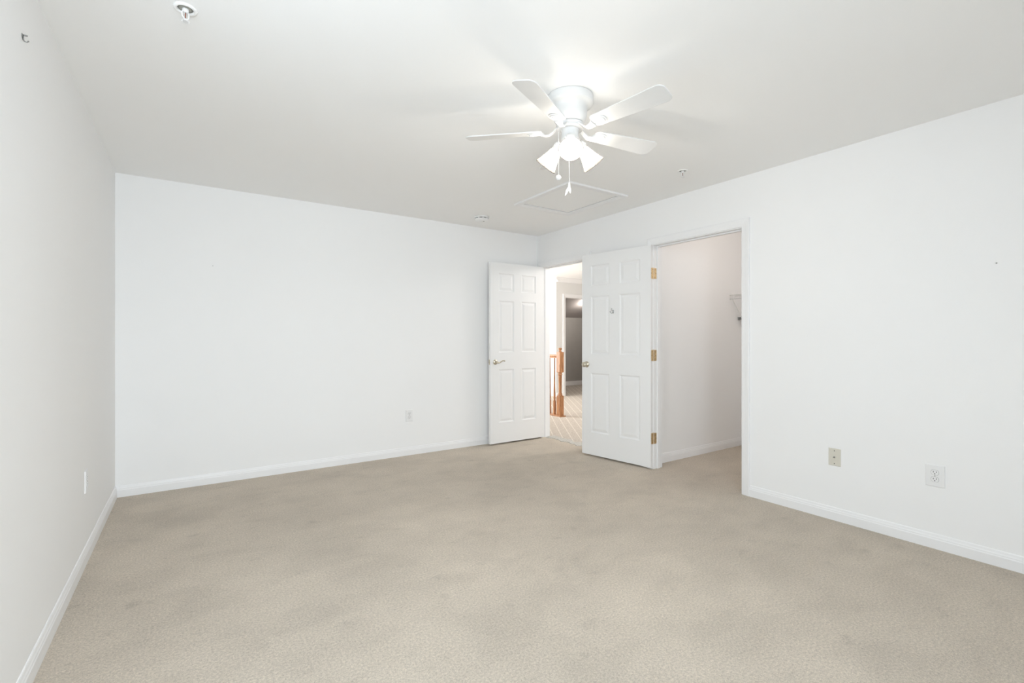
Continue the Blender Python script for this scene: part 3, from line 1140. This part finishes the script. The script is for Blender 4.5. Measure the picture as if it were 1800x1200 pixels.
# fire sprinklers
M_RECESS = mat('grey_recess', (0.30, 0.30, 0.27), 0.5, bump=0.02)
def sprinkler(label, loc, rz):
    t = thing('fire_sprinkler', label, 'sprinkler', loc, rz, 'ceiling fire sprinklers')
    MB().lathe([(0.0385, 0.0), (0.0385, -0.003), (0.036, -0.0055), (0.029, -0.0065), (0.0265, -0.005), (0.0255, -0.0008), (0.010, -0.0004)], 36, cap1=True).build('escutcheon', M_CEIL, t)
    MB().lathe([(0.0250, -0.0009), (0.016, -0.0016), (0.012, -0.003)], 28).build('recess_ring', M_RECESS, t)
    b = MB().lathe([(0.011, 0.0), (0.011, -0.010), (0.008, -0.014), (0.005, -0.016)], 20)
    for s in (-1, 1):
        b.tube([(s * 0.009, 0, -0.010), (s * 0.0125, 0, -0.020), (s * 0.0115, 0, -0.032), (s * 0.003, 0, -0.041)], 0.0026, 8)
    b.lathe([(0.005, -0.039), (0.006, -0.044), (0.004, -0.048)], 14)
    b.build('sprinkler_frame', M_PLATE, t)
    d = MB()
    d.lathe([(0.004, -0.0475), (0.007, -0.0485), (0.007, -0.050)], 16)
    for k in range(12):
        q = 2 * PI * k / 12
        Fk = frame((0, 0, 0), (math.cos(q), math.sin(q), 0), (-math.sin(q), math.cos(q), 0), (0, 0, 1))
        d.box((0.005, -0.0019, -0.050), (0.0145, 0.0019, -0.0488), Fk)
    d.build('deflector', M_PLATE, t)
    MB().lathe([(0.0015, -0.016), (0.0022, -0.020), (0.0022, -0.034), (0.0015, -0.039)], 10).build('glass_bulb', M_RED, t)
    return t


s0 = sprinkler('white recessed fire sprinkler on the ceiling near the metal wall hook', (-0.014, 2.176, H), 0.5)
dup(s0, (3.03, 2.209, H), -0.2, 'white fire sprinkler on the ceiling between the fan and the closet wall')


# ------------------------------------------------------------------ wall plates
# local: a along the wall, b up, c out of the wall
def plate_thing(name, label, cat, F, group=None):
    t = thing(name, label, cat, (0, 0, 0), 0, group)
    t.matrix_world = F
    return t


def dished(w, h, c=0.006):
    mb = MB()
    bv = 0.006
    vs_ = []
    for (ww, hh, z) in ((w, h, 0), (w, h, 0.0015), (w - bv, h - bv, c)):
        vs_ += [(-ww / 2, -hh / 2, z), (ww / 2, -hh / 2, z), (ww / 2, hh / 2, z), (-ww / 2, hh / 2, z)]
    fs = [(3, 2, 1, 0), (8, 9, 10, 11)]
    for i in range(2):
        for k in range(4):
            k2 = (k + 1) % 4
            fs.append((i * 4 + k, i * 4 + k2, i * 4 + 4 + k2, i * 4 + 4 + k))
    mb.add(vs_, fs)
    return mb


def duplex(label, F, w=0.075, h=0.118):
    t = plate_thing('electrical_outlet', label, 'outlet', F, 'duplex wall outlets')
    dished(w, h).build('cover_plate', M_PLATE, t)
    for s in (1, -1):
        ol = []
        for k in range(28):
            q = 2 * PI * k / 28
            ol.append((0.0170 * math.cos(q), max(-0.0135, min(0.0135, 0.0170 * math.sin(q)))))
        Fb = Matrix.Translation((0, s * 0.0195, 0))
        rc = MB().prism(ol, 0.0045, 0.0082, Fb)
        # dark seam around the receptacle
        ro = rc.build('receptacle', M_PLATE, t)
        MB().prism([(x * 1.09, y * 1.09) for (x, y) in ol], 0.0050, 0.0064, Fb).build('seam', M_SEAM, ro)
        for (u, v, ww, hh) in ((-0.0063, 0.0035, 0.0026, 0.0085), (0.0063, 0.0035, 0.0026, 0.0070)):
            MB().box((u - ww / 2, v - hh / 2 + s * 0.0195, 0.0070), (u + ww / 2, v + hh / 2 + s * 0.0195, 0.0085)).build('slot', M_DARK, ro)
        MB().lathe([(0.0027, 0.0070), (0.0027, 0.0085)], 14, Matrix.Translation((0, s * 0.0195 - 0.0075, 0))).build('ground_hole', M_DARK, ro)
    MB().lathe([(0.003, 0.0058), (0.003, 0.0068), (0.002, 0.0074)], 14).build('screw', M_STEEL, t)
    return t


M_SEAM = mat('shadow_seam', (0.42, 0.42, 0.42), 0.7, bump=0.02)
FR = lambda y, z: frame((XR, y, z), (0, -1, 0), (0, 0, 1), (-1, 0, 0))
FBk = lambda x, z: frame((x, YB, z), (1, 0, 0), (0, 0, 1), (0, -1, 0))
FL = lambda y, z: frame((XL, y, z), (0, 1, 0), (0, 0, 1), (1, 0, 0))
duplex('white oversized electrical outlet on the closet wall beside the almond plate', FR(0.887, 0.413), 0.087, 0.124)
duplex('white electrical outlet on the long bare wall beside the hall door', FBk(1.863, 0.404), 0.076, 0.118)
duplex('white electrical outlet seen edge-on, low on the wall with the metal hook', FL(3.407, 0.427), 0.076, 0.118)
cx = plate_thing('cable_plate', 'almond coaxial cable wall plate low on the closet wall', 'wall plate', FR(1.397, 0.414))
dished(0.072, 0.114).build('cover_plate', M_ALMOND, cx)
mb = MB().lathe([(0.0062, 0.006), (0.0062, 0.009), (0.0048, 0.0095), (0.0048, 0.016)], 6).lathe([(0.0030, 0.0162), (0.0010, 0.0164)], 12)
mb.build('coax_jack', M_STEEL, cx)
for s in (1, -1):
    MB().lathe([(0.0030, 0.0055), (0.0030, 0.0066), (0.002, 0.0072)], 12, Matrix.Translation((0, s * 0.042, 0))).build('screw', M_DARK, cx)

# curtain hook high on the side wall
wh = plate_thing('wall_hook', 'small grey metal hook high on the side wall near the ceiling', 'hook', FL(2.233, 2.200))
MB().cbox((-0.005, 0.002, 0), (0.005, 0.014, 0.0025), 0.001).build('hook_plate', M_STEEL, wh)
MB().tube([(0, 0.010, 0.001), (0, 0.010, 0.014)], 0.0026, 8).tube([(0, 0.010, 0.002), (0, -0.004, 0.0035), (0, -0.010, 0.006), (0, -0.011, 0.012), (0, -0.006, 0.017)], 0.0022, 8).build('hook_arm', M_STEEL, wh)
# nails left in the walls
tag(MB().lathe([(0.0035, 0), (0.0035, 0.003), (0.001, 0.004)], 10, FR(0.638, 1.592)).build('wall_nail', M_STEEL), 'tiny nail left in the closet wall high above the outlet', 'nail')
tag(MB().lathe([(0.0030, 0), (0.0030, 0.002), (0.001, 0.003)], 10, FBk(0.156, 1.793)).build('wall_nail', M_SEAM), 'tiny nail left in the long bare wall', 'nail')
